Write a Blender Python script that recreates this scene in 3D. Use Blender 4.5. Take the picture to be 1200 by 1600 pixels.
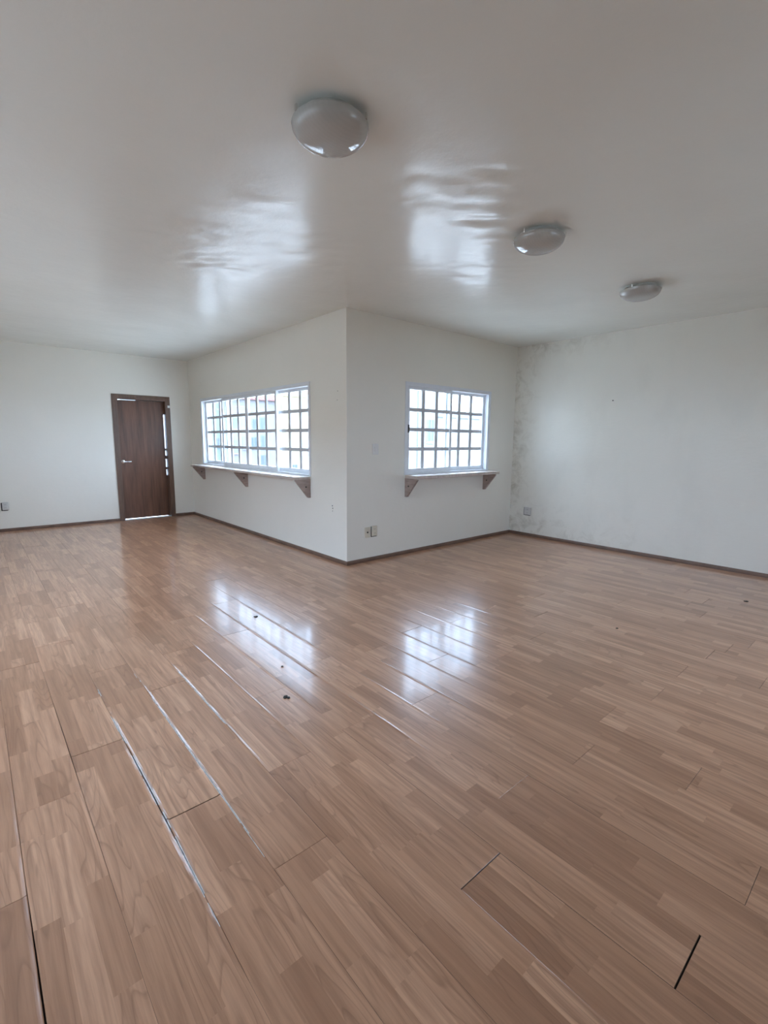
import bpy, math, random
from mathutils import Vector, Matrix, noise

for o in list(bpy.data.objects):
    bpy.data.objects.remove(o, do_unlink=True)
scene = bpy.context.scene
COL = scene.collection
random.seed(7)

# ------------------------------------------------------------------ camera
cam_data = bpy.data.cameras.new('camera')
cam_data.sensor_fit = 'VERTICAL'
cam_data.sensor_height = 36.0
cam_data.lens = 742.47 / 1600.0 * 36.0
cam_data.clip_start = 0.05
cam_data.clip_end = 400
cam = bpy.data.objects.new('camera', cam_data)
COL.objects.link(cam)
YAW, PITCH, ROLL = 2.42440, -0.14901, 0.00905
fwd = Vector((math.cos(YAW) * math.cos(PITCH), math.sin(YAW) * math.cos(PITCH), math.sin(PITCH)))
r0 = Vector((math.sin(YAW), -math.cos(YAW), 0))
u0 = r0.cross(fwd)
rgt = r0 * math.cos(ROLL) + u0 * math.sin(ROLL)
upv = -r0 * math.sin(ROLL) + u0 * math.cos(ROLL)
m3 = Matrix((rgt, upv, -fwd)).transposed()
cam.matrix_world = Matrix.Translation((3.9649, -2.9413, 1.3173)) @ m3.to_4x4()
scene.camera = cam

# ------------------------------------------------------------------ sky and exposure
SKY = (0.68, 0.887, 1.22)
SKY_STRENGTH = 10.5
world = bpy.data.worlds.new('overcast_sky')
scene.world = world
world.use_nodes = True
bg = world.node_tree.nodes['Background']
bg.inputs['Color'].default_value = (*SKY, 1)
bg.inputs['Strength'].default_value = SKY_STRENGTH
sun_d = bpy.data.lights.new('sun', 'SUN')
sun_d.energy = 7.0
sun_d.color = (1.0, 0.93, 0.82)
sun_d.angle = math.radians(2.0)
sun = bpy.data.objects.new('sun', sun_d)
sun.rotation_euler = (math.radians(22), math.radians(8), 0)     # high sun over the roof, from behind the camera
COL.objects.link(sun)
scene.view_settings.view_transform = 'Standard'
scene.view_settings.look = 'None'
scene.view_settings.gamma = 1.0
scene.view_settings.use_curve_mapping = False
scene.view_settings.exposure = 0.58
cy = scene.cycles
cy.max_bounces = 10
cy.diffuse_bounces = 5
cy.glossy_bounces = 4
cy.transmission_bounces = 6
cy.transparent_max_bounces = 16
cy.caustics_reflective = False
cy.caustics_refractive = False

# ------------------------------------------------------------------ room sizes (metres)
H = 2.612           # ceiling height
XL = -4.517         # left wall plane
YR = 2.951          # right wall plane
XE = 5.10           # rear right wall plane (behind the camera)
YS = -4.00          # rear wall plane (behind the camera)
WT = 0.15
WIN1 = (-3.97, -0.69, 0.905, 1.950)     # long window, x0 x1 z0 z1 on wall y = 0
WIN2 = (0.83, 2.37, 0.930, 1.962)       # small window, y0 y1 z0 z1 on wall x = 0
WIN3 = (-1.4, 2.9, 0.90, 2.05)         # window in the rear wall, out of frame
WIN4 = (-0.4, 1.2, 0.90, 2.05)          # window in the rear right wall, out of frame


def portal(name, loc, rot, sx, sy):
    d = bpy.data.lights.new(name, 'AREA')
    d.shape = 'RECTANGLE'
    d.size, d.size_y = sx, sy
    d.cycles.is_portal = True
    o = bpy.data.objects.new(name, d)
    o.location = loc
    o.rotation_euler = rot
    COL.objects.link(o)
    return o


# light portals: they only steer the sampling of the sky through the window openings
portal('window_light_portal', (-2.33, 0.17, 1.43), (math.radians(-90), 0, 0), 3.26, 1.04)
portal('window_light_portal', (-0.17, 1.60, 1.445), (0, math.radians(-90), 0), 1.02, 1.52)
portal('window_light_portal', (0.75, YS - 0.17, 1.475), (math.radians(90), 0, 0), 4.28, 1.13)
portal('window_light_portal', (XE + 0.17, 0.40, 1.475), (0, math.radians(90), 0), 1.13, 1.58)


# ------------------------------------------------------------------ mesh helpers
class MB:
    def __init__(self):
        self.v, self.f, self.mi = [], [], []

    def box(self, x0, x1, y0, y1, z0, z1, mi=0):
        b = len(self.v)
        self.v += [(x0, y0, z0), (x1, y0, z0), (x1, y1, z0), (x0, y1, z0),
                   (x0, y0, z1), (x1, y0, z1), (x1, y1, z1), (x0, y1, z1)]
        q = [(0, 3, 2, 1), (4, 5, 6, 7), (0, 1, 5, 4), (1, 2, 6, 5), (2, 3, 7, 6), (3, 0, 4, 7)]
        self.f += [tuple(b + i for i in t) for t in q]
        self.mi += [mi] * 6
        return self

    def prism(self, pts, lo, hi, axis, mi=0):
        """polygon pts (2D) extruded along axis 0/1/2 from lo to hi"""
        n = len(pts)
        b = len(self.v)
        for w in (lo, hi):
            for (p, q) in pts:
                self.v.append((w, p, q) if axis == 0 else (p, w, q) if axis == 1 else (p, q, w))
        self.f.append(tuple(b + i for i in range(n)))
        self.f.append(tuple(b + n + i for i in reversed(range(n))))
        for i in range(n):
            j = (i + 1) % n
            self.f.append((b + j, b + i, b + n + i, b + n + j))
        self.mi += [mi] * (n + 2)
        return self

    def lathe(self, prof, c=(0, 0, 0), seg=48, axis=2, mi=0):
        """profile [(r, h)] turned about an axis through c"""
        b = len(self.v)
        for (r, h) in prof:
            for k in range(seg):
                a = 2 * math.pi * k / seg
                p = (r * math.cos(a), r * math.sin(a), h)
                if axis == 0:
                    p = (h, r * math.cos(a), r * math.sin(a))
                elif axis == 1:
                    p = (r * math.cos(a), h, r * math.sin(a))
                self.v.append((c[0] + p[0], c[1] + p[1], c[2] + p[2]))
        for i in range(len(prof) - 1):
            for k in range(seg):
                k2 = (k + 1) % seg
                self.f.append((b + i * seg + k, b + i * seg + k2, b + (i + 1) * seg + k2, b + (i + 1) * seg + k))
                self.mi.append(mi)
        self.f.append(tuple(b + k for k in reversed(range(seg))))
        self.f.append(tuple(b + (len(prof) - 1) * seg + k for k in range(seg)))
        self.mi += [mi, mi]
        return self

    def mesh(self, name, mats, smooth=False):
        me = bpy.data.meshes.new(name)
        me.from_pydata(self.v, [], self.f)
        mats = mats if isinstance(mats, (list, tuple)) else [mats]
        for m in mats:
            me.materials.append(m)
        for p, i in zip(me.polygons, self.mi):
            p.material_index = i
            p.use_smooth = smooth
        me.update()
        import bmesh
        bm = bmesh.new()
        bm.from_mesh(me)
        bmesh.ops.recalc_face_normals(bm, faces=bm.faces)
        bm.to_mesh(me)
        bm.free()
        return me

    def build(self, name, mats, parent=None, smooth=False, bevel=0.0, bseg=2):
        o = bpy.data.objects.new(name, self.mesh(name, mats, smooth))
        COL.objects.link(o)
        if parent is not None:
            o.parent = parent
        if bevel > 0:
            md = o.modifiers.new('bevel', 'BEVEL')
            md.width = bevel
            md.segments = bseg
            md.limit_method = 'ANGLE'
            md.angle_limit = math.radians(35)
        if smooth:
            md = o.modifiers.new('split', 'EDGE_SPLIT')
            md.split_angle = math.radians(40)
        return o


def tag(o, label=None, cat=None, group=None, kind=None):
    if label:
        o['label'] = label
    if cat:
        o['category'] = cat
    if group:
        o['group'] = group
    if kind:
        o['kind'] = kind
    return o


def empty(name, loc=(0, 0, 0), rz=0.0):
    o = bpy.data.objects.new(name, None)
    o.location = loc
    o.rotation_euler = (0, 0, rz)
    o.empty_display_size = 0.1
    COL.objects.link(o)
    return o


# ------------------------------------------------------------------ material helpers
class NT:
    def __init__(self, name):
        self.m = bpy.data.materials.new(name)
        self.m.use_nodes = True
        self.t = self.m.node_tree
        self.b = self.t.nodes['Principled BSDF']

    def n(self, kind, **kw):
        nd = self.t.nodes.new(kind)
        for k, v in kw.items():
            setattr(nd, k, v)
        return nd

    def l(self, a, b):
        self.t.links.new(a, b)

    def val(self, sock, v):
        sock.default_value = v

    def math(self, op, a, b=None, clamp=False):
        nd = self.n('ShaderNodeMath', operation=op, use_clamp=clamp)
        for i, s in enumerate((a, b)):
            if s is None:
                continue
            if isinstance(s, (int, float)):
                nd.inputs[i].default_value = s
            else:
                self.l(s, nd.inputs[i])
        return nd.outputs[0]

    def noise(self, vec, scale, detail=3.0, rough=0.55, dist=0.0):
        nd = self.n('ShaderNodeTexNoise')
        nd.inputs['Scale'].default_value = scale
        nd.inputs['Detail'].default_value = detail
        nd.inputs['Roughness'].default_value = rough
        nd.inputs['Distortion'].default_value = dist
        if vec is not None:
            self.l(vec, nd.inputs['Vector'])
        return nd.outputs['Fac']

    def mapping(self, vec, scale=(1, 1, 1), loc=(0, 0, 0)):
        nd = self.n('ShaderNodeMapping')
        nd.inputs['Scale'].default_value = scale
        nd.inputs['Location'].default_value = loc
        self.l(vec, nd.inputs['Vector'])
        return nd.outputs[0]

    def obj(self):
        return self.n('ShaderNodeTexCoord').outputs['Object']

    def ramp(self, fac, stops, interp='LINEAR'):
        nd = self.n('ShaderNodeValToRGB')
        nd.color_ramp.interpolation = interp
        e = nd.color_ramp.elements
        while len(e) < len(stops):
            e.new(0.5)
        for i, (p, c) in enumerate(stops):
            e[i].position = p
            e[i].color = (*c, 1) if len(c) == 3 else c
        self.l(fac, nd.inputs[0])
        return nd.outputs[0]

    def mix(self, fac, a, b, blend='MIX'):
        nd = self.n('ShaderNodeMix', data_type='RGBA', blend_type=blend)
        if isinstance(fac, (int, float)):
            nd.inputs[0].default_value = fac
        else:
            self.l(fac, nd.inputs[0])
        for s, i in ((a, 6), (b, 7)):
            if isinstance(s, tuple):
                nd.inputs[i].default_value = (*s, 1)
            else:
                self.l(s, nd.inputs[i])
        return nd.outputs[2]

    def bump(self, height, strength, dist=0.01, normal=None):
        nd = self.n('ShaderNodeBump')
        nd.inputs['Strength'].default_value = strength
        nd.inputs['Distance'].default_value = dist
        self.l(height, nd.inputs['Height'])
        if normal is not None:
            self.l(normal, nd.inputs['Normal'])
        return nd.outputs[0]


def simple(name, col, rough=0.5, var=0.08, scale=12.0, stretch=(1, 1, 1), metal=0.0, spec=0.5, bump=0.0):
    t = NT(name)
    v = t.mapping(t.obj(), stretch)
    f = t.noise(v, scale, 4.0)
    lo = tuple(max(0, c * (1 - var)) for c in col)
    hi = tuple(min(1, c * (1 + var)) for c in col)
    t.l(t.ramp(f, [(0.3, lo), (0.7, hi)]), t.b.inputs['Base Color'])
    t.b.inputs['Roughness'].default_value = rough
    t.b.inputs['Metallic'].default_value = metal
    t.b.inputs['Specular IOR Level'].default_value = spec
    if bump:
        t.l(t.bump(f, bump, 0.004), t.b.inputs['Normal'])
    return t.m


M = {}


def plaster(name, col, rough, lump=0.5, stains=False):
    t = NT(name)
    v = t.obj()
    big = t.noise(v, 1.3, 3.0)
    c = t.ramp(big, [(0.25, tuple(x * 0.965 for x in col)), (0.75, col)])
    if stains:
        # damp staining along the corner, the foot and the top of this wall
        sep = t.n('ShaderNodeSeparateXYZ')
        t.l(v, sep.inputs[0])
        x, z = sep.outputs[0], sep.outputs[2]
        corner = t.math('MULTIPLY', t.math('SUBTRACT', 1.0, t.math('DIVIDE', x, 0.42), True), 0.75)
        foot = t.math('MULTIPLY', t.math('SUBTRACT', 1.0, t.math('DIVIDE', z, 0.55), True),
                      t.math('SUBTRACT', 1.0, t.math('DIVIDE', x, 2.2), True))
        top = t.math('MULTIPLY', t.math('SUBTRACT', 1.0, t.math('DIVIDE', t.math('SUBTRACT', H, z), 0.25), True),
                     t.math('SUBTRACT', 1.0, t.math('DIVIDE', x, 1.6), True))
        env = t.math('MAXIMUM', t.math('MAXIMUM', corner, foot), top)
        sm = t.noise(v, 5.5, 7.0, 0.68, 0.6)
        sm = t.ramp(sm, [(0.47, (0, 0, 0)), (0.66, (1, 1, 1))])
        st = t.math('MULTIPLY', t.math('MULTIPLY', env, sm), 0.8)
        c = t.mix(st, c, (0.40, 0.35, 0.26))
        # broad drips of smoke-grey on the rest
        br = t.ramp(t.noise(t.mapping(v, (1.0, 1.0, 0.45)), 2.4, 5.0, 0.6), [(0.5, (0, 0, 0)), (0.8, (0.2, 0.2, 0.2))])
        c = t.mix(br, c, (0.56, 0.54, 0.48))
    t.l(c, t.b.inputs['Base Color'])
    t.b.inputs['Roughness'].default_value = rough
    b1 = t.bump(t.noise(v, 3.2, 2.0), lump, 0.012)
    b2 = t.bump(t.noise(t.mapping(v, (1.0, 1.0, 2.2)), 16.0, 4.0, 0.6), 0.16 * (1 + lump), 0.006, b1)
    t.l(b2, t.b.inputs['Normal'])
    return t.m


WALL = (0.835, 0.80, 0.718)
M['wall'] = plaster('wall_paint', WALL, 0.42, 0.35)
M['wall_stained'] = plaster('stained_wall_paint', WALL, 0.28, 0.35, True)
M['ceiling'] = plaster('ceiling_paint', (0.79, 0.79, 0.735), 0.23, 0.30)

M['ceiling'].node_tree.nodes['Principled BSDF'].inputs['Specular IOR Level'].default_value = 0.27


def laminate(name):
    t = NT(name)
    oi = t.n('ShaderNodeObjectInfo').outputs['Random']
    v = t.obj()
    sep = t.n('ShaderNodeSeparateXYZ')
    t.l(v, sep.inputs[0])
    x, y = sep.outputs[0], sep.outputs[1]
    strip = t.math('FLOOR', t.math('DIVIDE', y, 0.065))
    off = t.n('ShaderNodeTexWhiteNoise', noise_dimensions='2D')
    cmb = t.n('ShaderNodeCombineXYZ')
    t.l(strip, cmb.inputs[0])
    t.l(oi, cmb.inputs[1])
    t.l(cmb.outputs[0], off.inputs['Vector'])
    u = t.math('ADD', x, t.math('MULTIPLY', off.outputs['Value'], 0.46))
    wob = t.math('MULTIPLY', t.math('SINE', t.math('MULTIPLY', u, 9.7)), 0.035)
    block = t.math('FLOOR', t.math('DIVIDE', t.math('ADD', u, wob), 0.44))
    cm2 = t.n('ShaderNodeCombineXYZ')
    t.l(strip, cm2.inputs[0])
    t.l(block, cm2.inputs[1])
    t.l(t.math('MULTIPLY', oi, 91.7), cm2.inputs[2])
    wn = t.n('ShaderNodeTexWhiteNoise', noise_dimensions='3D')
    t.l(cm2.outputs[0], wn.inputs['Vector'])
    tone = wn.outputs['Value']
    base = t.ramp(tone, [(0.0, FLOOR_D), (0.3, FLOOR_M), (0.65, FLOOR_L), (1.0, FLOOR_LL)])
    # coordinates shifted per block so that the grain breaks at each strip
    vm = t.n('ShaderNodeVectorMath', operation='MULTIPLY_ADD')
    t.l(wn.outputs['Color'], vm.inputs[0])
    vm.inputs[1].default_value = (37.0, 19.0, 11.0)
    t.l(v, vm.inputs[2])
    g = t.mapping(vm.outputs[0], (1.6, 34.0, 1.0))
    grain = t.noise(g, 1.5, 5.0, 0.62, 0.3)
    base = t.mix(t.ramp(grain, [(0.35, (0.62,) * 3), (0.62, (0.0,) * 3)]), base, FLOOR_G)
    # cathedral figure: contour lines of a stretched noise
    ca = t.noise(t.mapping(vm.outputs[0], (1.15, 10.5, 1.0)), 1.0, 1.5, 0.4, 0.2)
    lines = t.math('FRACT', t.math('MULTIPLY', ca, 15.0))
    lines = t.ramp(lines, [(0.0, (1,) * 3), (0.16, (0.25,) * 3), (0.5, (0,) * 3), (0.92, (0.1,) * 3), (1.0, (1,) * 3)])
    pick = t.ramp(wn.outputs['Color'], [(0.45, (0.04,) * 3), (0.62, (0.42,) * 3)])
    base = t.mix(t.math('MULTIPLY', lines, pick), base, FLOOR_C)
    t.l(base, t.b.inputs['Base Color'])
    t.b.inputs['Roughness'].default_value = 0.30
    t.b.inputs['Specular IOR Level'].default_value = 0.5
    t.b.inputs['Coat Weight'].default_value = 0.5
    t.b.inputs['Coat Roughness'].default_value = 0.12
    t.b.inputs['Coat IOR'].default_value = 1.45
    wv = t.noise(t.mapping(v, (1.0, 3.0, 1.0)), 2.2, 2.0)
    bn = t.bump(wv, 0.05, 0.006)
    t.l(bn, t.b.inputs['Normal'])
    t.l(bn, t.b.inputs['Coat Normal'])
    return t.m


FLOOR_D = (0.400, 0.201, 0.113)
FLOOR_M = (0.488, 0.256, 0.147)
FLOOR_L = (0.562, 0.302, 0.178)
FLOOR_LL = (0.644, 0.361, 0.220)
FLOOR_G = (0.274, 0.128, 0.068)
FLOOR_C = (0.200, 0.088, 0.045)
M['laminate'] = laminate('laminate_three_strip')
M['plank_core'] = simple('laminate_core', (0.16, 0.11, 0.08), 0.8)
M['worn_glint_edge'] = simple('laminate_worn_glint_edge', (0.62, 0.58, 0.54), 0.16, 0.25, 60.0)  # worn lip faces; the pale tone also paints the glint along the seams
M['underlay'] = simple('dark_underlay', (0.05, 0.04, 0.035), 0.9)
M['base'] = simple('dark_wood_moulding', (0.150, 0.085, 0.058), 0.38, 0.25, 6.0, (1, 1, 1))
M['alu'] = simple('white_lacquered_aluminium', (0.74, 0.76, 0.79), 0.32, 0.03)
M['muntin'] = simple('grey_white_aluminium_bar', (0.55, 0.56, 0.58), 0.35, 0.04)
M['shelf'] = simple('varnished_pine', (0.54, 0.46, 0.41), 0.22, 0.14, 7.0, (0.5, 4.0, 1.0))
M['bracket'] = simple('pine_bracket_wood', (0.36, 0.275, 0.24), 0.5, 0.2, 9.0, (1.0, 1.0, 4.0))
M['bolt'] = simple('dark_steel', (0.05, 0.045, 0.04), 0.4, 0.1, metal=0.6)
M['chrome'] = simple('brushed_chrome', (0.80, 0.79, 0.77), 0.18, 0.05, metal=1.0)
M['plate'] = simple('cream_plastic', (0.66, 0.60, 0.48), 0.35, 0.05)
M['plate_white'] = simple('white_plastic', (0.78, 0.77, 0.74), 0.35, 0.03)
M['plate_grey'] = simple('aged_grey_white_plastic', (0.60, 0.58, 0.55), 0.4, 0.05)
M['dark'] = simple('dark_slot', (0.02, 0.02, 0.02), 0.7)
M['door'] = simple('dark_stained_door_veneer', (0.140, 0.060, 0.032), 0.36, 0.32, 4.0, (6.0, 6.0, 0.5))
M['door_frame'] = simple('dark_stained_door_frame', (0.135, 0.075, 0.048), 0.36, 0.25, 5.0, (5.0, 5.0, 0.6))
M['crumb'] = simple('dark_dirt', (0.045, 0.04, 0.035), 0.9)


def glass_pane(name):
    m = bpy.data.materials.new(name)
    m.use_nodes = True
    t = m.node_tree
    t.nodes.remove(t.nodes['Principled BSDF'])
    out = t.nodes['Material Output']
    tr = t.nodes.new('ShaderNodeBsdfTransparent')
    tr.inputs[0].default_value = (0.97, 0.985, 0.98, 1)
    gl = t.nodes.new('ShaderNodeBsdfGlossy')
    gl.inputs['Roughness'].default_value = 0.02
    lw = t.nodes.new('ShaderNodeLayerWeight')
    pw = t.nodes.new('ShaderNodeMath')
    pw.operation = 'POWER'
    pw.inputs[1].default_value = 5.0
    t.links.new(lw.outputs['Facing'], pw.inputs[0])
    lw.inputs['Blend'].default_value = 0.5
    fr = t.nodes.new('ShaderNodeMath')
    fr.operation = 'MULTIPLY_ADD'
    fr.inputs[1].default_value = 0.9
    fr.inputs[2].default_value = 0.03
    t.links.new(pw.outputs[0], fr.inputs[0])
    mx = t.nodes.new('ShaderNodeMixShader')
    t.links.new(fr.outputs[0], mx.inputs[0])
    t.links.new(tr.outputs[0], mx.inputs[1])
    t.links.new(gl.outputs[0], mx.inputs[2])
    t.links.new(mx.outputs[0], out.inputs[0])
    return m


M['glass'] = glass_pane('clear_window_glass')


def bowl_glass(name):
    t = NT(name)
    v = t.obj()
    w = t.n('ShaderNodeTexWave', wave_type='BANDS', bands_direction='X')
    w.inputs['Scale'].default_value = 20.0
    w.inputs['Distortion'].default_value = 1.5
    t.l(v, w.inputs['Vector'])
    c = t.ramp(w.outputs['Fac'], [(0.0, (0.455, 0.45, 0.425)), (1.0, (0.47, 0.465, 0.44))])
    t.l(c, t.b.inputs['Base Color'])
    t.b.inputs['Roughness'].default_value = 0.06
    t.b.inputs['Specular IOR Level'].default_value = 0.55
    return t.m


M['bowl'] = bowl_glass('frosted_glass_bowl')
M['pan'] = simple('white_enamel_pan', (0.55, 0.54, 0.50), 0.4, 0.03)

# ------------------------------------------------------------------ walls


def wall_with_opening(name, axis, plane0, plane1, a0, a1, openings, mat):
    """axis 1: wall lies along x (thickness in y); axis 0: along y (thickness in x)"""
    mb = MB()

    def seg(s0, s1, z0, z1):
        if s1 - s0 < 1e-6 or z1 - z0 < 1e-6:
            return
        if axis == 1:
            mb.box(s0, s1, plane0, plane1, z0, z1)
        else:
            mb.box(plane0, plane1, s0, s1, z0, z1)
    if openings:
        o0, o1, z0, z1 = openings[0]
        seg(a0, o0, -0.10, H)
        seg(o1, a1, -0.10, H)
        seg(o0, o1, -0.10, z0)
        seg(o0, o1, z1, H)
    else:
        seg(a0, a1, -0.10, H)
    return tag(mb.build(name, mat), kind='structure')


DOOR = (-1.184, -0.320, 2.003)       # y0 y1 and height of the door surround on the left wall
w = wall_with_opening('wall_left', 0, XL - WT, XL, YS, 0.0, [(DOOR[0] + 0.035, DOOR[1] - 0.035, -0.10, DOOR[2] - 0.035)], M['wall'])
tag(w, 'off white painted wall around the dark door')
w = wall_with_opening('wall_inner_left', 1, 0.0, WT, XL - WT, 0.0, [WIN1], M['wall'])
tag(w, 'off white wall with the long window, left of the jutting corner')
w2_ = wall_with_opening('wall_inner_right', 0, -WT, 0.0, WT, YR, [WIN2], M['wall'])
tag(w2_, 'off white wall with the small window, right of the jutting corner')
w = wall_with_opening('wall_right', 1, YR, YR + WT, -WT, XE, [], M['wall_stained'])
tag(w, 'off white semi gloss wall with damp stains near the corner')
wall_with_opening('wall_rear', 1, YS - WT, YS, XL - WT, XE, [WIN3], M['wall'])
wall_with_opening('wall_rear_right', 0, XE, XE + WT, YS - WT, YR + WT, [WIN4], M['wall'])

# drill holes left in the plaster of the long-window wall
wl = bpy.data.objects['wall_inner_left']
for (hx, hz, hr) in ((-0.262, 0.612, 0.007), (-0.255, 0.585, 0.007), (-0.258, 0.555, 0.005), (-0.15, 1.82, 0.004), (-0.16, 1.73, 0.004)):
    MB().lathe([(hr, 0.0), (hr, -0.0015)], (hx, -0.0002, hz), 10, 1).build('drill_hole', M['dark'], wl)

# ------------------------------------------------------------------ ceiling: hand-trowelled, uneven
def in_notch(x, y):
    return x < -WT - 0.001 and y > WT + 0.001


def lump(x, y):
    p = Vector((x, y, 0.0))
    z = 0.0045 * noise.noise(p * 1.1) + 0.0022 * noise.noise(p * 2.7 + Vector((5, 1, 0)))
    # rough patches of filler where the ceiling has been repaired
    for (cx, cy_, r, a) in ((0.28, -1.50, 0.42, 0.016), (0.66, -1.82, 0.40, 0.010), (0.70, -1.38, 0.45, 0.010), (1.35, -1.54, 0.30, 0.010),
                            (0.95, -1.05, 0.6, 0.005), (2.28, -0.78, 0.42, 0.012), (2.10, -0.38, 0.45, 0.012), (2.02, -0.72, 0.50, 0.009),
                            (1.60, 0.02, 0.75, 0.0075), (1.95, -1.0, 0.5, 0.006)):
        d = math.hypot(x - cx, y - cy_) / r
        if d < 1:
            k = (1 - d * d) ** 2
            # trowel ridges run across the room, so the noise is stretched one way
            u, w = 0.66 * x + 0.75 * y, -0.75 * x + 0.66 * y
            q = Vector((u * 3.6 + cx, w * 9.5 + cy_, 2.0))
            n = 1.0 - 2.2 * abs(noise.noise(q)) + 0.55 * noise.noise(q * 2.3)
            z -= a * k * 0.55 * n
    return z


mb = MB()
step = 0.038
xs, ys = [], []
x = XL - WT
while x < XE + WT - 1e-6:
    xs.append(x)
    x += step
xs.append(XE + WT)
y = YS - WT
while y < YR + WT - 1e-6:
    ys.append(y)
    y += step
ys.append(YR + WT)
# exact grid lines on the notch
xs = sorted([q for q in xs if abs(q + WT) > 0.02] + [-WT])
ys = sorted([q for q in ys if abs(q - WT) > 0.02] + [WT])
idx = {}
for j, yy in enumerate(ys):
    for i, xx in enumerate(xs):
        if in_notch(xx, yy) and in_notch(xx + 0.03, yy - 0.03):
            continue
        inside = XL + 0.02 < xx < XE - 0.02 and YS + 0.02 < yy < YR - 0.02 and not (xx < 0.02 and yy > -0.02)
        idx[i, j] = len(mb.v)
        mb.v.append((xx, yy, H + (lump(xx, yy) if inside else 0.0)))
for j in range(len(ys) - 1):
    for i in range(len(xs) - 1):
        if xs[i + 1] <= -WT + 1e-6 and ys[j] >= WT - 1e-6:
            continue
        k = [(i, j), (i, j + 1), (i + 1, j + 1), (i + 1, j)]
        if all(q in idx for q in k):
            mb.f.append(tuple(idx[q] for q in k))
            mb.mi.append(0)
me = bpy.data.meshes.new('ceiling')
me.from_pydata(mb.v, [], mb.f)
me.materials.append(M['ceiling'])
for p in me.polygons:
    p.use_smooth = True
ceil = bpy.data.objects.new('ceiling', me)
COL.objects.link(ceil)
tag(ceil, 'glossy white hand trowelled ceiling with lumpy patches', kind='structure')
rs = MB().box(XL - WT, XE + WT, YS - WT, WT, H + 0.02, H + 0.2).box(-WT, XE + WT, WT, YR + WT, H + 0.02, H + 0.2)
rs.build('roof_slab', M['pan'], ceil)

# ------------------------------------------------------------------ floor of laminate planks
fl = MB().box(XL, XE, YS, 0.0, -0.10, -0.0095).box(0.0, XE, 0.0, YR, -0.10, -0.0095)
floor = fl.build('floor', M['underlay'])
tag(floor, 'reddish brown three strip laminate floor, buckled and glossy', kind='structure')
PW, PL, PT = 0.195, 1.375, 0.009
Y0 = -2.9267
JOINT = {-1: 2.385, 0: 0.62, 1: 1.752, 2: 2.359, 3: 1.400, 4: 2.365, 5: 1.819, 6: 0.953, 7: 0.30, 8: 1.010, 9: 0.385,
         10: 2.115, 11: 1.689, 12: 2.355, 13: 1.780, 14: 0.95, 15: 0.4}
WIDE = {(5, 3.194): 0.0034, (6, 3.703): 0.0046, (2, 2.359): 0.004, (1, 1.752): 0.003, (3, 1.400): 0.003}
# swollen long seams: seam index -> (x from, x to, height, roughness of the edge)
LIPS = {0: (1.3, 3.2, 0.0018, 0.4), 1: (0.85, 2.60, 0.0020, 0.4), 2: (1.10, 3.0, 0.0042, 1.0), 3: (1.0, 2.85, 0.0032, 0.8),
        4: (1.10, 2.37, 0.0028, 0.7), 5: (0.92, 2.37, 0.0022, 0.2), 6: (0.44, 2.15, 0.0020, 0.15), 7: (0.25, 2.7, 0.0014, 0.15),
        8: (0.0, 2.6, 0.0013, 0.15), 9: (1.9, 2.65, 0.0015, 0.1), 10: (1.8, 2.5, 0.0014, 0.1), 11: (1.6, 2.4, 0.0013, 0.1),
        12: (1.5, 2.3, 0.0012, 0.1), 13: (1.4, 2.2, 0.0012, 0.1), 14: (1.5, 2.1, 0.0011, 0.1), 15: (1.5, 1.95, 0.001, 0.1)}
# open gaps along seams: seam index -> (x from, x to, width)
GAPS = {0: (2.35, 3.6, 0.0040), 2: (1.7, 2.6, 0.0030), 1: (1.2, 2.0, 0.0015)}


def lip_at(k, x, salt):
    if k not in LIPS:
        return 0.0
    a, b, h, rough = LIPS[k]
    if x < a or x > b:
        return 0.0
    s = math.sin(math.pi * (x - a) / (b - a)) ** 0.5
    n = 1.0 + rough * 0.9 * noise.noise(Vector((x * 9.0, k * 3.1, salt))) + rough * 0.5 * noise.noise(Vector((x * 34.0, k * 5.7, salt)))
    return max(0.0, h * s * n)


def gap_at(k, x):
    if k not in GAPS:
        return 0.0
    a, b, g = GAPS[k]
    if x < a or x > b:
        return 0.0
    return g * math.sin(math.pi * (x - a) / (b - a))


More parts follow.
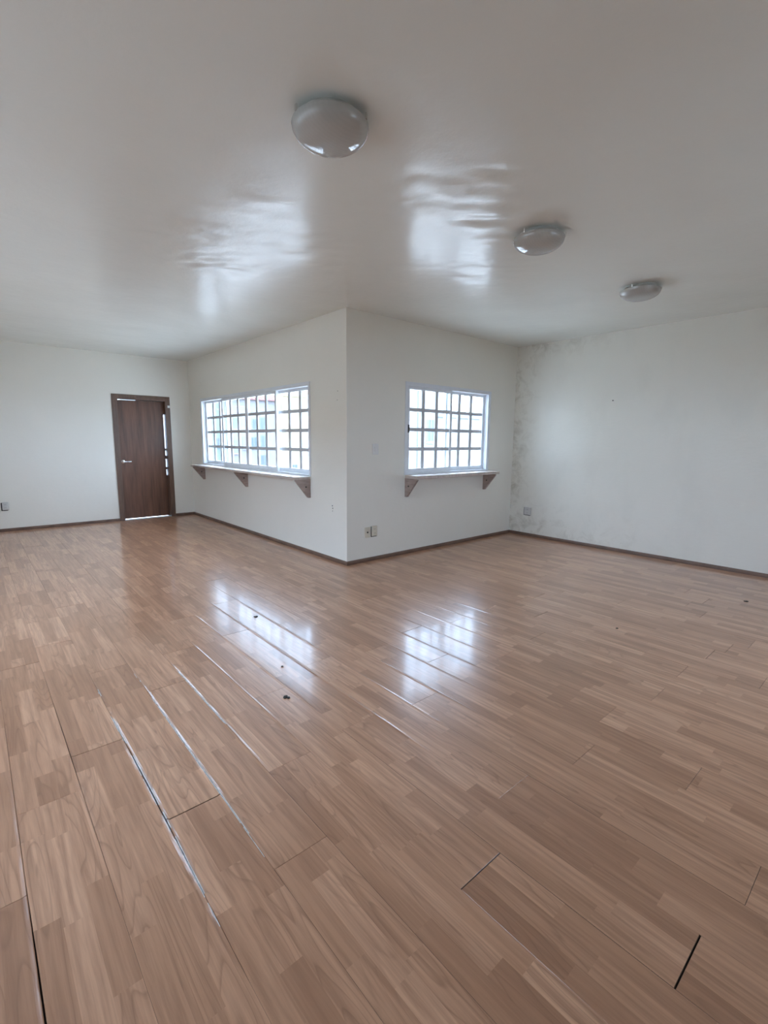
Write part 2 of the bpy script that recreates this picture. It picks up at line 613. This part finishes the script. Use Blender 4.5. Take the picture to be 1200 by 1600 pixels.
def plank_mesh(x0, x1, y0, y1, row, fancy, gx0=0.0006, gx1=0.0006):
    """a plank with its origin at its corner (x0, y0); fancy planks carry the swollen seams"""
    L, Wd = x1 - x0, y1 - y0
    g, ch = 0.0003, 0.0006 if not fancy else 0.0008
    nx = max(2, int(L / 0.022)) if fancy else 1
    ss = [0.0, ch, 0.003, 0.006, 0.011]
    verts, faces, mi = [], [], []
    xl = [gx0, gx0 + ch] + [gx0 + ch + (L - gx0 - gx1 - 2 * ch) * i / nx for i in range(1, nx)] + [L - gx1 - ch, L - gx1]
    ncol = None
    for xi, xx in enumerate(xl):
        end = xi in (0, len(xl) - 1)
        lo = lip_at(row, x0 + xx, 1.7) if fancy else 0.0
        hi = lip_at(row + 1, x0 + xx, 8.3) if fancy else 0.0
        ga = g + (gap_at(row, x0 + xx) if fancy else 0.0)
        gb = g
        shape = [0.35, 0.95, 1.0, 0.55, 0.0]
        col = [(ga, -PT)]
        if fancy:
            col += [(ga + s, lo * f - (ch if i == 0 and lo > 1e-5 else 0)) for i, (s, f) in enumerate(zip(ss, shape))]
            col += [(Wd - gb - s, hi * f - (ch if i == 4 and hi > 1e-5 else 0)) for i, (s, f) in enumerate(zip(reversed(ss), reversed(shape)))]
        else:
            col += [(ga, -ch), (ga + ch, 0), (Wd - gb - ch, 0), (Wd - gb, -ch)]
        col += [(Wd - gb, -PT)]
        ncol = len(col)
        for (yy, zz) in col:
            if end and zz > -PT:
                zz = zz - ch
            verts.append((xx, yy, zz))
    n = len(xl)
    for i in range(n - 1):
        for j in range(ncol - 1):
            a = i * ncol + j
            faces.append((a, a + ncol, a + ncol + 1, a + 1))
            top = 0 < j < ncol - 2
            m = 0
            if not top:
                m = 1
            elif fancy and (j in (1, 2) or j in (ncol - 4, ncol - 3)):
                xm = x0 + 0.5 * (xl[i] + xl[i + 1])
                k = row if j < 4 else row + 1
                if k in LIPS and LIPS[k][3] >= 0.5 and lip_at(k, xm, 1.7 if j < 4 else 8.3) > 0.62 * LIPS[k][2] and \
                        noise.noise(Vector((xm * 4.0, k * 2.3, 4.0))) > -0.22:
                    m = 2
            mi.append(m)
        faces.append((i * ncol, (i + 1) * ncol - 1, (i + 2) * ncol - 1, (i + 1) * ncol))
        mi.append(1)
    for i in (0, n - 1):
        faces.append(tuple(i * ncol + j for j in (range(ncol) if i else reversed(range(ncol)))))
        mi.append(1)
    me = bpy.data.meshes.new('plank')
    me.from_pydata(verts, [], faces)
    for mm in (M['laminate'], M['plank_core'], M['worn_glint_edge']):
        me.materials.append(mm)
    for p, q in zip(me.polygons, mi):
        p.material_index = q
    me.update()
    return me


shared = None
rng = random.Random(11)
row_lo = math.floor((YS - Y0) / PW)
row_hi = math.ceil((YR - Y0) / PW)
for row in range(row_lo, row_hi):
    ya, yb = Y0 + row * PW, Y0 + (row + 1) * PW
    ya, yb = max(ya, YS), min(yb, YR)
    if yb - ya < 0.01:
        continue
    j0 = JOINT.get(row, rng.uniform(0, PL))
    cells = []
    xmin = XL if ya < -0.01 else 0.0
    if ya < -0.01 and yb > 0.0:
        xmin = None
    k = math.floor((XL - j0) / PL)
    xj = j0 + k * PL
    while xj < XE:
        cells.append((xj, xj + PL))
        xj += PL
    for (xa, xb) in cells:
        parts = []
        if xmin is None:
            parts = [(max(xa, XL), min(xb, XE), ya, yb if xb < 0 else yb)]
            if xa < 0:
                # this row meets the jutting corner: the boards beside the wall are ripped narrower
                if xb > 0:
                    parts = [(max(xa, XL), 0.0, ya, 0.0), (0.0, min(xb, XE), ya, yb)]
                else:
                    parts = [(max(xa, XL), xb, ya, 0.0)]
        else:
            parts = [(max(xa, xmin), min(xb, XE), ya, yb)]
        for (pa, pb, qa, qb) in parts:
            if pb - pa < 0.010 or qb - qa < 0.004:
                continue
            fancy = any((kk in LIPS and pb > LIPS[kk][0] and pa < LIPS[kk][1]) for kk in (row, row + 1))
            gx0 = gx1 = 0.0005
            for (wr, wx), ww in WIDE.items():
                if wr == row and abs(pa - wx) < 0.03:
                    gx0 = ww / 2
                if wr == row and abs(pb - wx) < 0.03:
                    gx1 = ww / 2
            full = abs(pb - pa - PL) < 1e-6 and abs(qb - qa - PW) < 1e-6 and not fancy and gx0 == 0.0005 and gx1 == 0.0005
            if full:
                if shared is None:
                    shared = plank_mesh(0, PL, 0, PW, row, False)
                me = shared
            else:
                me = plank_mesh(pa, pb, qa, qb, row, fancy, gx0, gx1)
            o = bpy.data.objects.new('plank', me)
            COL.objects.link(o)
            o.parent = floor
            o.location = (pa, qa, 0.0)
            o.rotation_euler = (rng.uniform(-0.0022, 0.0022), rng.uniform(-0.0006, 0.0006), 0)

# ------------------------------------------------------------------ skirting
def skirting(name, axis, plane, sgn, a0, a1, label):
    prof = [(0, 0.0), (sgn * 0.014, 0.0), (sgn * 0.014, 0.022), (sgn * 0.011, 0.032), (sgn * 0.006, 0.039), (0, 0.041)]
    if axis == 1:
        mb = MB().prism([(plane + p, q) for p, q in prof], a0, a1, 0)
    else:
        mb = MB().prism([(plane + p, q) for p, q in prof], a0, a1, 1)
    return tag(mb.build(name, M['base']), label, kind='structure')


skirting('baseboard_left', 0, XL, 1, YS, DOOR[0], 'thin dark wooden skirting left of the door')
skirting('baseboard_door_side', 0, XL, 1, DOOR[1], 0.0, 'short dark wooden skirting between the door and the room corner')
skirting('baseboard_inner_left', 1, 0.0, -1, XL + 0.014, 0.014, 'thin dark wooden skirting under the long window')
skirting('baseboard_inner_right', 0, 0.0, 1, 0.0, YR - 0.014, 'thin dark wooden skirting under the small window')
skirting('baseboard_right', 1, YR, -1, 0.0, XE, 'thin dark wooden skirting along the stained wall')
skirting('baseboard_rear', 1, YS, 1, XL, XE, 'thin dark wooden skirting behind the camera')

# ------------------------------------------------------------------ windows
def make_window(name, label, axis, a0, a1, z0, z1, out, sashes, latch_at=None, cols=3, rows=4):
    """axis 1: along x, depth in y (out = +1 means outside is +y); axis 0: along y, depth in x (outside = out)"""
    def bx(mb, s0, s1, d0, d1, za, zb):
        lo, hi = sorted((d0 * out, d1 * out))
        if axis == 1:
            mb.box(s0, s1, base + lo, base + hi, za, zb)
        else:
            mb.box(base + lo, base + hi, s0, s1, za, zb)
    base = {'window_3': YS, 'window_4': XE}.get(name, 0.0)
    root = empty(name, ((a0 + a1) / 2, base, z0) if axis == 1 else (base, (a0 + a1) / 2, z0))
    root.location = (0, 0, 0)
    tag(root, label, kind='structure')
    fw = 0.032
    mb = MB()
    for (s0, s1, za, zb) in ((a0, a0 + fw, z0, z1), (a1 - fw, a1, z0, z1), (a0 + fw, a1 - fw, z1 - fw, z1), (a0 + fw, a1 - fw, z0, z0 + 0.018)):
        bx(mb, s0, s1, -0.004, 0.115, za, zb)
    # lip of the frame over the plaster and the fin between the two tracks
    for (s0, s1, za, zb) in ((a0 - 0.012, a0 + 0.004, z0, z1 + 0.012), (a1 - 0.004, a1 + 0.012, z0, z1 + 0.012), (a0 + 0.004, a1 - 0.004, z1 - 0.004, z1 + 0.012)):
        bx(mb, s0, s1, -0.009, 0.0, za, zb)
    for (za, zb) in ((z1 - fw - 0.014, z1 - fw), (z0 + 0.018, z0 + 0.028)):
        bx(mb, a0 + fw, a1 - fw, 0.0525, 0.0575, za, zb)
    mb.build('frame', M['alu'], root)
    zb0, zt0 = z0 + 0.019, z1 - fw - 0.001
    for (s0, s1, track) in sashes:
        d0, d1 = (0.012, 0.050) if track == 0 else (0.060, 0.098)
        dm = (d0 + d1) / 2
        st, tr, br = 0.038, 0.032, 0.050
        sm = MB()
        bx(sm, s0, s0 + st, d0, d1, zb0, zt0)
        bx(sm, s1 - st, s1, d0, d1, zb0, zt0)
        bx(sm, s0 + st, s1 - st, d0, d1, zb0, zb0 + br)
        bx(sm, s0 + st, s1 - st, d0, d1, zt0 - tr, zt0)
        sash = sm.build('sash', M['alu'], root)
        gx0, gx1, gz0, gz1 = s0 + st, s1 - st, zb0 + br, zt0 - tr
        mw, md = 0.0200, 0.009
        xsn = [gx0 + (gx1 - gx0) * i / cols for i in range(cols + 1)]
        zsn = [gz0 + (gz1 - gz0) * i / rows for i in range(rows + 1)]
        for xx in xsn[1:-1]:
            mm = MB()
            bx(mm, xx - mw * 1.25, xx + mw * 1.25, dm - md, dm + md, gz0, gz1)
            mm.build('muntin', M['muntin'], sash)
        for zz in zsn[1:-1]:
            mm = MB()
            bx(mm, gx0, gx1, dm - md * 0.97, dm + md * 0.97, zz - mw, zz + mw)
            mm.build('muntin', M['muntin'], sash)
        for i in range(cols):
            for j in range(rows):
                pm = MB()
                e0 = mw * 1.25 if i else 0.0
                e1 = mw * 1.25 if i < cols - 1 else 0.0
                f0 = mw if j else 0.0
                f1 = mw if j < rows - 1 else 0.0
                bx(pm, xsn[i] + e0, xsn[i + 1] - e1, dm - 0.002, dm + 0.002, zsn[j] + f0, zsn[j + 1] - f1)
                pm.build('pane', M['glass'], sash)
    if latch_at:
        lm = MB()
        bx(lm, latch_at[0], latch_at[0] + 0.014, -0.012, 0.012, latch_at[1], latch_at[1] + 0.09)
        tag(lm.build('latch', M['bolt'], root), 'small dark sliding window latch')
    return root


make_window('window_1', 'long white sliding window of four sashes with small panes', 1, *WIN1, 1,
            [(-3.937, -3.100, 1), (-3.175, -2.331, 0), (-2.329, -1.485, 0), (-1.560, -0.723, 1)])
make_window('window_2', 'small white sliding window of two sashes with small panes', 0, *WIN2, -1,
            [(0.863, 1.632, 0), (1.568, 2.337, 1)], (0.866, 1.41))
make_window('window_3', 'sliding window in the rear wall', 1, *WIN3, -1, [(-1.367, -0.30, 1), (-0.36, 0.75, 0), (0.75, 1.86, 0), (1.80, 2.867, 1)], cols=4)
make_window('window_4', 'sliding window in the rear right wall', 0, *WIN4, 1, [(-0.367, 0.43, 0), (0.37, 1.167, 1)], cols=3)

# ------------------------------------------------------------------ window shelves on brackets
def make_shelf(label, axis, a0, a1, ztop, depth, th, bpos, flip):
    """board against the wall plane 0, projecting towards -y (axis 1) or +x (axis 0)"""
    root = empty('window_shelf', ((a0 + a1) / 2, 0, ztop - th) if axis == 1 else (0, (a0 + a1) / 2, ztop - th))
    loc = root.location.copy()

    def done(o):
        for vtx in o.data.vertices:
            vtx.co -= loc
        return o
    tag(root, label, 'shelf', 'pine shelves under the windows')
    b = MB()
    if axis == 1:
        b.box(a0, a1, -depth, -0.0095, ztop - th, ztop)
    else:
        b.box(0.0095, depth, a0, a1, ztop - th, ztop)
    done(b.build('board', M['shelf'], root, bevel=0.003))
    zt = ztop - th
    for c in bpos:
        bt = 0.032
        prof = [(0.0, zt), (depth - 0.012, zt), (depth - 0.012, zt - 0.016), (0.030, zt - 0.215), (0.0, zt - 0.215)]
        br = MB()
        if axis == 1:
            br.prism([(-p, q) for p, q in prof], c - bt / 2, c + bt / 2, 0)
        else:
            br.prism(prof, c - bt / 2, c + bt / 2, 1)
        bo = done(br.build('bracket', M['bracket'], root, bevel=0.002))
        bl = MB()
        fx = c + flip * (bt / 2 + 0.001)
        if axis == 1:
            bl.lathe([(0.009, -0.004), (0.009, 0.004), (0.004, 0.006)], (fx, -0.062, zt - 0.088), 12, 0)
        else:
            bl.lathe([(0.009, -0.004), (0.009, 0.004), (0.004, 0.006)], (0.062, fx, zt - 0.088), 12, 1)
        done(bl.build('bolt', M['bolt'], bo))
    return root


make_shelf('long pale wooden shelf on three brackets under the long window', 1, -4.00, -0.690, 0.9035, 0.205, 0.030, (-3.93, -2.335, -0.712), 1)
make_shelf('short wooden shelf on two brackets under the small window', 0, 0.826, 2.372, 0.9285, 0.205, 0.036, (0.846, 2.30), -1)

# ------------------------------------------------------------------ door
def make_door():
    root = empty('door_1', (0, 0, 0))
    tag(root, 'dark brown flush door in a dark frame with a lever handle', kind='structure')
    y0, y1, zt = DOOR
    fwid = 0.075
    fr = MB()
    X0, X1 = XL - WT, XL + 0.013
    fr.box(X0, X1, y0 + 0.0355, y0 + fwid, 0, zt - fwid)
    fr.box(X0, X1, y1 - fwid, y1 - 0.0355, 0, zt - fwid)
    fr.box(X0, X1, y0 + 0.0355, y1 - 0.0355, zt - fwid, zt - 0.0355)
    fr.build('jamb', M['door_frame'], root)
    ar = MB()
    ar.box(XL + 0.0005, X1, y0, y0 + 0.036, 0, zt)
    ar.box(XL + 0.0005, X1, y1 - 0.036, y1, 0, zt)
    ar.box(XL + 0.0005, X1, y0 + 0.036, y1 - 0.036, zt - 0.036, zt)
    ar.build('architrave', M['door_frame'], root, bevel=0.003)
    # leaf hung at the back of the jamb
    lx0, lx1 = XL - 0.125, XL - 0.088
    la, lb = y0 + fwid + 0.003, y1 - fwid - 0.0125
    leaf = MB().box(lx0, lx1, la, lb, 0.010, zt - fwid - 0.007).build('leaf', M['door'], root, bevel=0.002)
    # stops that close the gaps beside and above the leaf except where daylight slips through
    for (z0, z1) in ((0.0, 0.70), (0.80, 0.84), (0.98, 1.03), (1.12, 1.15), (1.72, zt - fwid)):
        MB().box(lx0 - 0.012, lx0 + 0.03, lb - 0.004, y1 - fwid, z0, z1).build('stop', M['door_frame'], root)
    MB().box(lx0 - 0.012, lx0 + 0.03, la + 0.29, y1 - fwid, zt - fwid - 0.020, zt - fwid).build('stop', M['door_frame'], root)
    MB().box(lx0 - 0.012, lx0 + 0.03, y0 + fwid, la + 0.03, zt - fwid - 0.020, zt - fwid).build('stop', M['door_frame'], root)
    # lever handle
    hy, hz = la + 0.045, 0.945
    hd = MB().lathe([(0.027, 0.0), (0.027, 0.006), (0.012, 0.010), (0.011, 0.045)], (lx1, hy, hz), 20, 0)
    ho = hd.build('handle', M['chrome'], leaf, smooth=True)
    lv = MB().box(lx1 + 0.036, lx1 + 0.050, hy - 0.010, hy + 0.115, hz - 0.009, hz + 0.009)
    MB.build(lv, 'lever', M['chrome'], leaf, bevel=0.004)
    # bare patch of the right surround where the veneer broke off
    MB().box(X1 - 0.001, X1 + 0.003, y1 - 0.040, y1 - 0.004, 1.825, 1.862).build('chipped_patch', M['plate_white'], root)
    # sill
    MB().box(XL - WT - 0.05, XL - 0.0005, y0 + 0.0355, y1 - 0.0355, -0.10, 0.002).build('sill', M['plate_white'], root)
    return root


make_door()

# ------------------------------------------------------------------ ceiling lamps
def make_lamp(loc, label):
    root = empty('ceiling_lamp', loc)
    tag(root, label, 'lamp', 'row of glass bowl ceiling lamps')
    R, dep = 0.156, 0.070
    prof = []
    for i in range(15):
        a = i / 14 * math.pi / 2
        prof.append((R * math.sin(a) ** 0.82, -0.036 - dep * math.cos(a)))
    prof[0] = (0.002, prof[0][1])
    prof += [(R + 0.0015, -0.032), (R - 0.004, -0.0295), (R - 0.02, -0.0295)]
    MB().lathe(prof, seg=64).build('glass_bowl', M['bowl'], root, smooth=True)
    MB().lathe([(0.105, -0.0295), (0.120, -0.012), (0.120, 0.004)], seg=48).build('mounting_pan', M['pan'], root, smooth=True)
    for k in range(3):
        a = 0.5 + k * 2 * math.pi / 3
        c = MB().box(-0.006, 0.006, -0.002, 0.004, -0.034, -0.012)
        o = c.build('clip', M['chrome'], root)
        o.location = (math.cos(a) * (R + 0.001), math.sin(a) * (R + 0.001), 0)
        o.rotation_euler = (0, 0, a - math.pi / 2)
    return root


make_lamp((2.192, -1.704, H), 'round glass bowl ceiling lamp nearest the camera')
make_lamp((2.172, -0.105, H), 'round glass bowl ceiling lamp in the middle of the row of three')
make_lamp((2.184, 1.445, H), 'round glass bowl ceiling lamp nearest the stained right wall')

# ------------------------------------------------------------------ sockets and switches
def wall_plate(name, label, cat, axis, c, zc, wdt, hgt, th, sgn, plane, mat, kind, group=None, tilt=0.0, box=None):
    """local frame: u along the wall, z up, d away from the wall"""
    root = empty(name)
    if axis == 0:
        root.location = (plane, c, zc)
        rz = math.pi / 2 if sgn > 0 else -math.pi / 2
    else:
        root.location = (c, plane, zc)
        rz = 0 if sgn < 0 else math.pi
    root.rotation_euler = (0, tilt, rz)
    tag(root, label, cat, group)
    # local: x = u, -y = away from the wall
    MB().box(-wdt / 2, wdt / 2, -th, 0 if not box else -th * 0.55, -hgt / 2, hgt / 2).build('plate', mat, root, bevel=0.004)
    if box:     # dark offset box that paints the shadow gap behind the loose plate
        bx_, bz_ = box
        MB().box(-wdt / 2 + bx_, wdt / 2 + bx_, -th * 0.55 + 0.001, 0, -hgt / 2 + bz_, hgt / 2 + bz_).build('shadow_gap_box', M['dark'], root)
    if kind == 'switch':
        MB().box(-0.016, 0.016, -th - 0.006, -th + 0.001, -0.026, 0.026).build('rocker', mat, root, bevel=0.002)
    elif kind == 'socket':
        for s in (-1, 1):
            f = MB().box(-0.016, 0.016, -th - 0.003, -th + 0.001, s * 0.022 - 0.014, s * 0.022 + 0.014).build('outlet_face', mat, root, bevel=0.003)
            for q in (-1, 1):
                MB().box(q * 0.006 - 0.0012, q * 0.006 + 0.0012, -th - 0.0035, -th, s * 0.022 - 0.005, s * 0.022 + 0.005).build('slot', M['dark'], f)
    elif kind == 'hole':
        MB().lathe([(0.010, -0.002), (0.010, 0.0008)], (0, -th, 0), 16, 1).build('cable_hole', M['dark'], root)
    return root


wall_plate('light_switch', 'white light switch plate beside the small window', 'switch', 0, 0.382, 1.226, 0.085, 0.115, 0.009, 1, 0.0, M['plate_white'], 'switch')
wall_plate('cable_outlet', 'cream outlet plate with a dark hole near the jutting corner, lower left of the pair', 'outlet', 0, 0.274, 0.325, 0.076, 0.115, 0.009, 1, 0.0, M['plate'], 'hole')
wall_plate('power_socket', 'cream socket plate near the jutting corner, right of the plate with the hole', 'outlet', 0, 0.364, 0.334, 0.076, 0.115, 0.022, 1, 0.0, M['plate'], 'socket', None, 0.0, (0.0, -0.008))
wall_plate('power_socket', 'loose white socket plate low on the stained right wall', 'outlet', 1, 0.300, 0.356, 0.105, 0.110, 0.020, -1, YR, M['plate_grey'], 'socket', None, 0.05, (-0.009, -0.008))
wall_plate('power_socket', 'socket plate low on the left wall by the left photo edge', 'outlet', 0, -2.608, 0.362, 0.075, 0.112, 0.026, 1, XL, M['plate_grey'], 'socket', None, 0.0, (-0.010, -0.009))

nl = MB().lathe([(0.003, 0.0), (0.003, -0.022), (0.007, -0.023), (0.007, -0.025)], (0, 0, 0), 10, 1)
nail = nl.build('nail', M['bolt'])
nail.location = (1.374, YR, 1.816)
tag(nail, 'small dark nail high on the stained right wall', 'nail')

# ------------------------------------------------------------------ crumbs of dirt on the floor
def crumb(loc, r, label, n=5):
    rg = random.Random(int(loc[0] * 1000))
    mb = MB()
    for k in range(n):
        a = rg.uniform(0, 6.28)
        d = rg.uniform(0, r * 0.5)
        s = rg.uniform(0.35, 0.6) * r
        cx, cy2 = math.cos(a) * d, math.sin(a) * d
        p = [(cx + s * math.cos(t * 1.05 + a) * rg.uniform(0.6, 1), cy2 + s * math.sin(t * 1.05 + a) * rg.uniform(0.6, 1)) for t in range(6)]
        mb.prism(p, 0.0, 0.003 + 0.002 * rg.random(), 2)
    o = mb.build('dirt_crumb', M['crumb'])
    o.location = (loc[0], loc[1], 0.0005)
    tag(o, label, 'dirt')


crumb((0.77, -1.42), 0.022, 'dark flake of dirt in the long window reflection on the floor')
crumb((1.60, -1.66), 0.010, 'single tiny dark speck on a plank between two larger dirt flakes')
crumb((1.92, -1.81), 0.026, 'dark dirt flake just below the long window reflection on the floor')
crumb((2.62, 0.46), 0.016, 'tiny dark speck on the open floor before the stained right wall')
crumb((3.07, 1.91), 0.022, 'dark flake on the floor near the right wall skirting')

# ------------------------------------------------------------------ outdoors: the window views and unseen additions for the light
X = {}
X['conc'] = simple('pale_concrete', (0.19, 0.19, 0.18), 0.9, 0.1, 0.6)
X['bounce'] = simple('pale_bounce_concrete', (0.60, 0.60, 0.58), 0.9, 0.06, 0.6)
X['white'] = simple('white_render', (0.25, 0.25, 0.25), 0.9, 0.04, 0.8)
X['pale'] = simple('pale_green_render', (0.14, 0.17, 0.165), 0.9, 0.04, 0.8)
X['warm'] = simple('warm_cream_render', (0.58, 0.55, 0.49), 0.9, 0.05, 0.8)
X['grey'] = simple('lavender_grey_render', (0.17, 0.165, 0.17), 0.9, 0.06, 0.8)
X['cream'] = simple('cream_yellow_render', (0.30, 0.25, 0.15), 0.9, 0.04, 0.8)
X['red'] = simple('red_roof_tiles', (0.20, 0.09, 0.085), 0.8, 0.15, 3.0)
X['pane'] = simple('far_window_glass', (0.06, 0.08, 0.10), 0.4, 0.1, 1.0)
X['frame'] = simple('far_window_frame', (0.13, 0.14, 0.16), 0.6, 0.1, 1.0)
X['pink'] = simple('pinkish_shutter', (0.17, 0.13, 0.12), 0.7, 0.1, 1.0)
X['leaf'] = simple('tree_leaves', (0.16, 0.26, 0.12), 0.7, 0.4, 3.0)
X['bark'] = simple('tree_bark', (0.12, 0.09, 0.07), 0.9, 0.3, 3.0)
GZ = -3.4
g = MB().box(-90, 60, -60, 90, GZ - 0.3, GZ).build('courtyard_ground', X['conc'])
tag(g, kind='structure')
g = MB().box(-11.0, -0.16, 0.16, 12.0, -0.55, -0.30).build('bounce_slab', X['bounce'])  # unseen slab added to bounce skylight up onto the ceiling
tag(g, 'pale concrete terrace slab added unseen below the windows to light the ceiling', kind='structure')


def building(name, label, x, y0, y1, ztop, mat, wins, roof=None, depth=8.0, band=None, gutter=None):
    root = empty(name, (x, (y0 + y1) / 2, GZ))
    cx, cy2, cz = root.location
    MB().box(-depth, 0, y0 - cy2, y1 - cy2, 0, ztop - cz).build('wall', mat, root)
    if roof == 'tiles':
        n = 9
        za, zb = ztop - cz, ztop - cz + 1.5
        rf = MB().prism([(0.45, za), (-depth / 2, zb), (-depth, za), (-depth, za - 0.12), (0.45, za - 0.12)], y0 - cy2 - 0.2, y1 - cy2 + 0.2, 1)
        ro = rf.build('roof', X['red'], root)
        k = 0
        yy = y0 - cy2
        while yy < y1 - cy2:
            MB().prism([(0.48, za - 0.02), (0.48, za + 0.1), (-depth / 2, zb + 0.1), (-depth / 2, zb - 0.02)], yy, yy + 0.14, 1).build('roof_tile_ridge', X['red'], ro)
            yy += 0.42
    else:
        MB().box(-depth, 0.18, y0 - cy2 - 0.1, y1 - cy2 + 0.1, ztop - cz, ztop - cz + 0.25).build('parapet', X['frame'] if band else mat, root)
    if gutter is not None:
        MB().box(0.0, 0.12, gutter - cy2, gutter + 0.12 - cy2, 0, ztop - cz).build('downpipe', X['frame'], root)
    for (a, b, c, d, mm) in wins:
        f = MB()
        t = 0.07
        f.box(0.0, 0.05, a - cy2, b - cy2, c - cz, c - cz + t)
        f.box(0.0, 0.05, a - cy2, b - cy2, d - cz - t, d - cz)
        f.box(0.0, 0.05, a - cy2, a - cy2 + t, c - cz + t, d - cz - t)
        f.box(0.0, 0.05, b - cy2 - t, b - cy2, c - cz + t, d - cz - t)
        f.box(0.0, 0.05, (a + b) / 2 - cy2 - t / 2, (a + b) / 2 - cy2 + t / 2, c - cz + t, d - cz - t)
        fo = f.build('window', X['frame'], root)
        for (p0, p1) in ((a + t, (a + b) / 2 - t / 2), ((a + b) / 2 + t / 2, b - t)):
            MB().box(0.005, 0.03, p0 - cy2, p1 - cy2, c - cz + t, d - cz - t).build('pane', X[mm], fo)
        MB().box(0.0, 0.15, a - cy2 - 0.1, b - cy2 + 0.1, c - cz - 0.1, c - cz).build('window_sill', X['white'], fo)
    tag(root, label, 'building', 'houses seen through the windows')
    return root


building('apartment_house', 'pale green tinted house at the far left of the long window view', -46.4, 10.0, 17.7, 9.0, X['pale'],
         [(17.05, 17.5, 0.5, 1.45, 'pane'), (15.2, 16.0, 3.4, 4.6, 'pane')])
building('apartment_house', 'grey house with a red tiled roof seen through the long window', -46.0, 18.0, 24.35, 5.75, X['grey'],
         [(21.15, 21.75, 2.4, 3.6, 'pane'), (22.05, 23.05, 2.4, 3.8, 'pane'), (20.85, 21.7, 0.35, 1.6, 'pane'), (22.1, 23.05, 0.35, 1.8, 'pane'),
          (22.0, 23.0, -1.7, -0.4, 'pane'), (19.95, 20.5, 0.3, 1.6, 'pink'), (18.6, 19.4, 2.4, 3.6, 'frame'), (18.6, 19.4, -0.2, 1.2, 'frame')], roof='tiles')
building('apartment_house', 'cream yellow house seen through the right part of the long window', -45.0, 24.75, 28.0, 6.2, X['cream'], [(25.4, 26.2, -2.6, -1.5, 'pane')], depth=7.0)
building('apartment_house', 'white house at the right edge of the long window view', -45.6, 28.25, 33.0, 5.2, X['white'],
         [(28.35, 29.0, 0.4, 1.7, 'pane'), (28.4, 29.0, 3.3, 4.3, 'pane'), (28.4, 29.0, -1.9, -0.7, 'pane')], depth=7.0)
building('garden_house', 'white house with a downpipe seen through the left sash of the small window', -18.0, 14.5, 20.9, 6.5, X['white'],
         [(19.85, 20.55, 1.25, 2.75, 'pane'), (17.2, 18.1, -1.0, 0.2, 'pane')], depth=6.0, gutter=18.95)
building('garden_house', 'low pale house with a grey flat roof edge seen through the right sash', -18.6, 21.2, 30.0, 2.95, X['white'], [], depth=6.0, band=True)

sh = empty('sky_blocking_house', (1.0, -16.0, GZ))  # unseen house added to hide low sky and warm the rear window light
MB().box(-15, 15, -3, 3, 0, 2.9 - GZ).build('wall', X['warm'], sh)
MB().box(-15.2, 15.2, -3.2, 3.2, 2.9 - GZ, 3.05 - GZ).build('roof_edge', X['frame'], sh)
for k in range(6):
    f = MB().box(-12.6 + k * 4.6, -11.2 + k * 4.6, 3.0, 3.05, 3.6, 4.9).build('window', X['frame'], sh)
    for q in (0, 1):
        MB().box(-12.52 + k * 4.6 + q * 0.65, -11.93 + k * 4.6 + q * 0.65, 3.05, 3.06, 3.68, 4.82).build('pane', X['pane'], f)
tag(sh, 'unseen cream house added behind the camera to block sky at the rear window', 'building')



def tree(loc, h, r, label, seed, n=420):
    root = empty('tree', loc)
    rg = random.Random(seed)
    MB().lathe([(0.16, 0.0), (0.11, h * 0.5), (0.05, h * 0.85)], seg=10).build('trunk', X['bark'], root, smooth=True)
    mb = MB()
    for k in range(n):
        th, ph = rg.uniform(0, 6.283), math.acos(rg.uniform(-0.7, 1))
        d = r * rg.uniform(0.45, 1.0) ** 0.5 * (1 + 0.25 * math.sin(3 * th))
        c = Vector((d * math.sin(ph) * math.cos(th), d * math.sin(ph) * math.sin(th), h * 0.78 + d * 0.8 * math.cos(ph)))
        a = Vector((rg.uniform(-1, 1), rg.uniform(-1, 1), rg.uniform(-1, 1))).normalized() * 0.20
        b = a.cross(Vector((rg.uniform(-1, 1), rg.uniform(-1, 1), rg.uniform(-1, 1)))).normalized() * 0.09
        i = len(mb.v)
        up_ = a.cross(b).normalized() * 0.02
        mb.v += [tuple(c - a), tuple(c + b + up_), tuple(c + a), tuple(c - b + up_)]
        mb.f.append((i, i + 1, i + 2, i + 3))
        mb.mi.append(0)
    tag(mb.build('foliage', X['leaf'], root), kind='stuff')
    tag(root, label, 'tree')
    return root


tree((-55.5, 28.5, GZ), 10.6, 2.0, 'leafy tree rising behind the cream yellow house', 3, 700)
tree((-26.5, 33.0, GZ), 7.6, 1.9, 'leafy tree behind the low pale house in the small window', 5, 600)
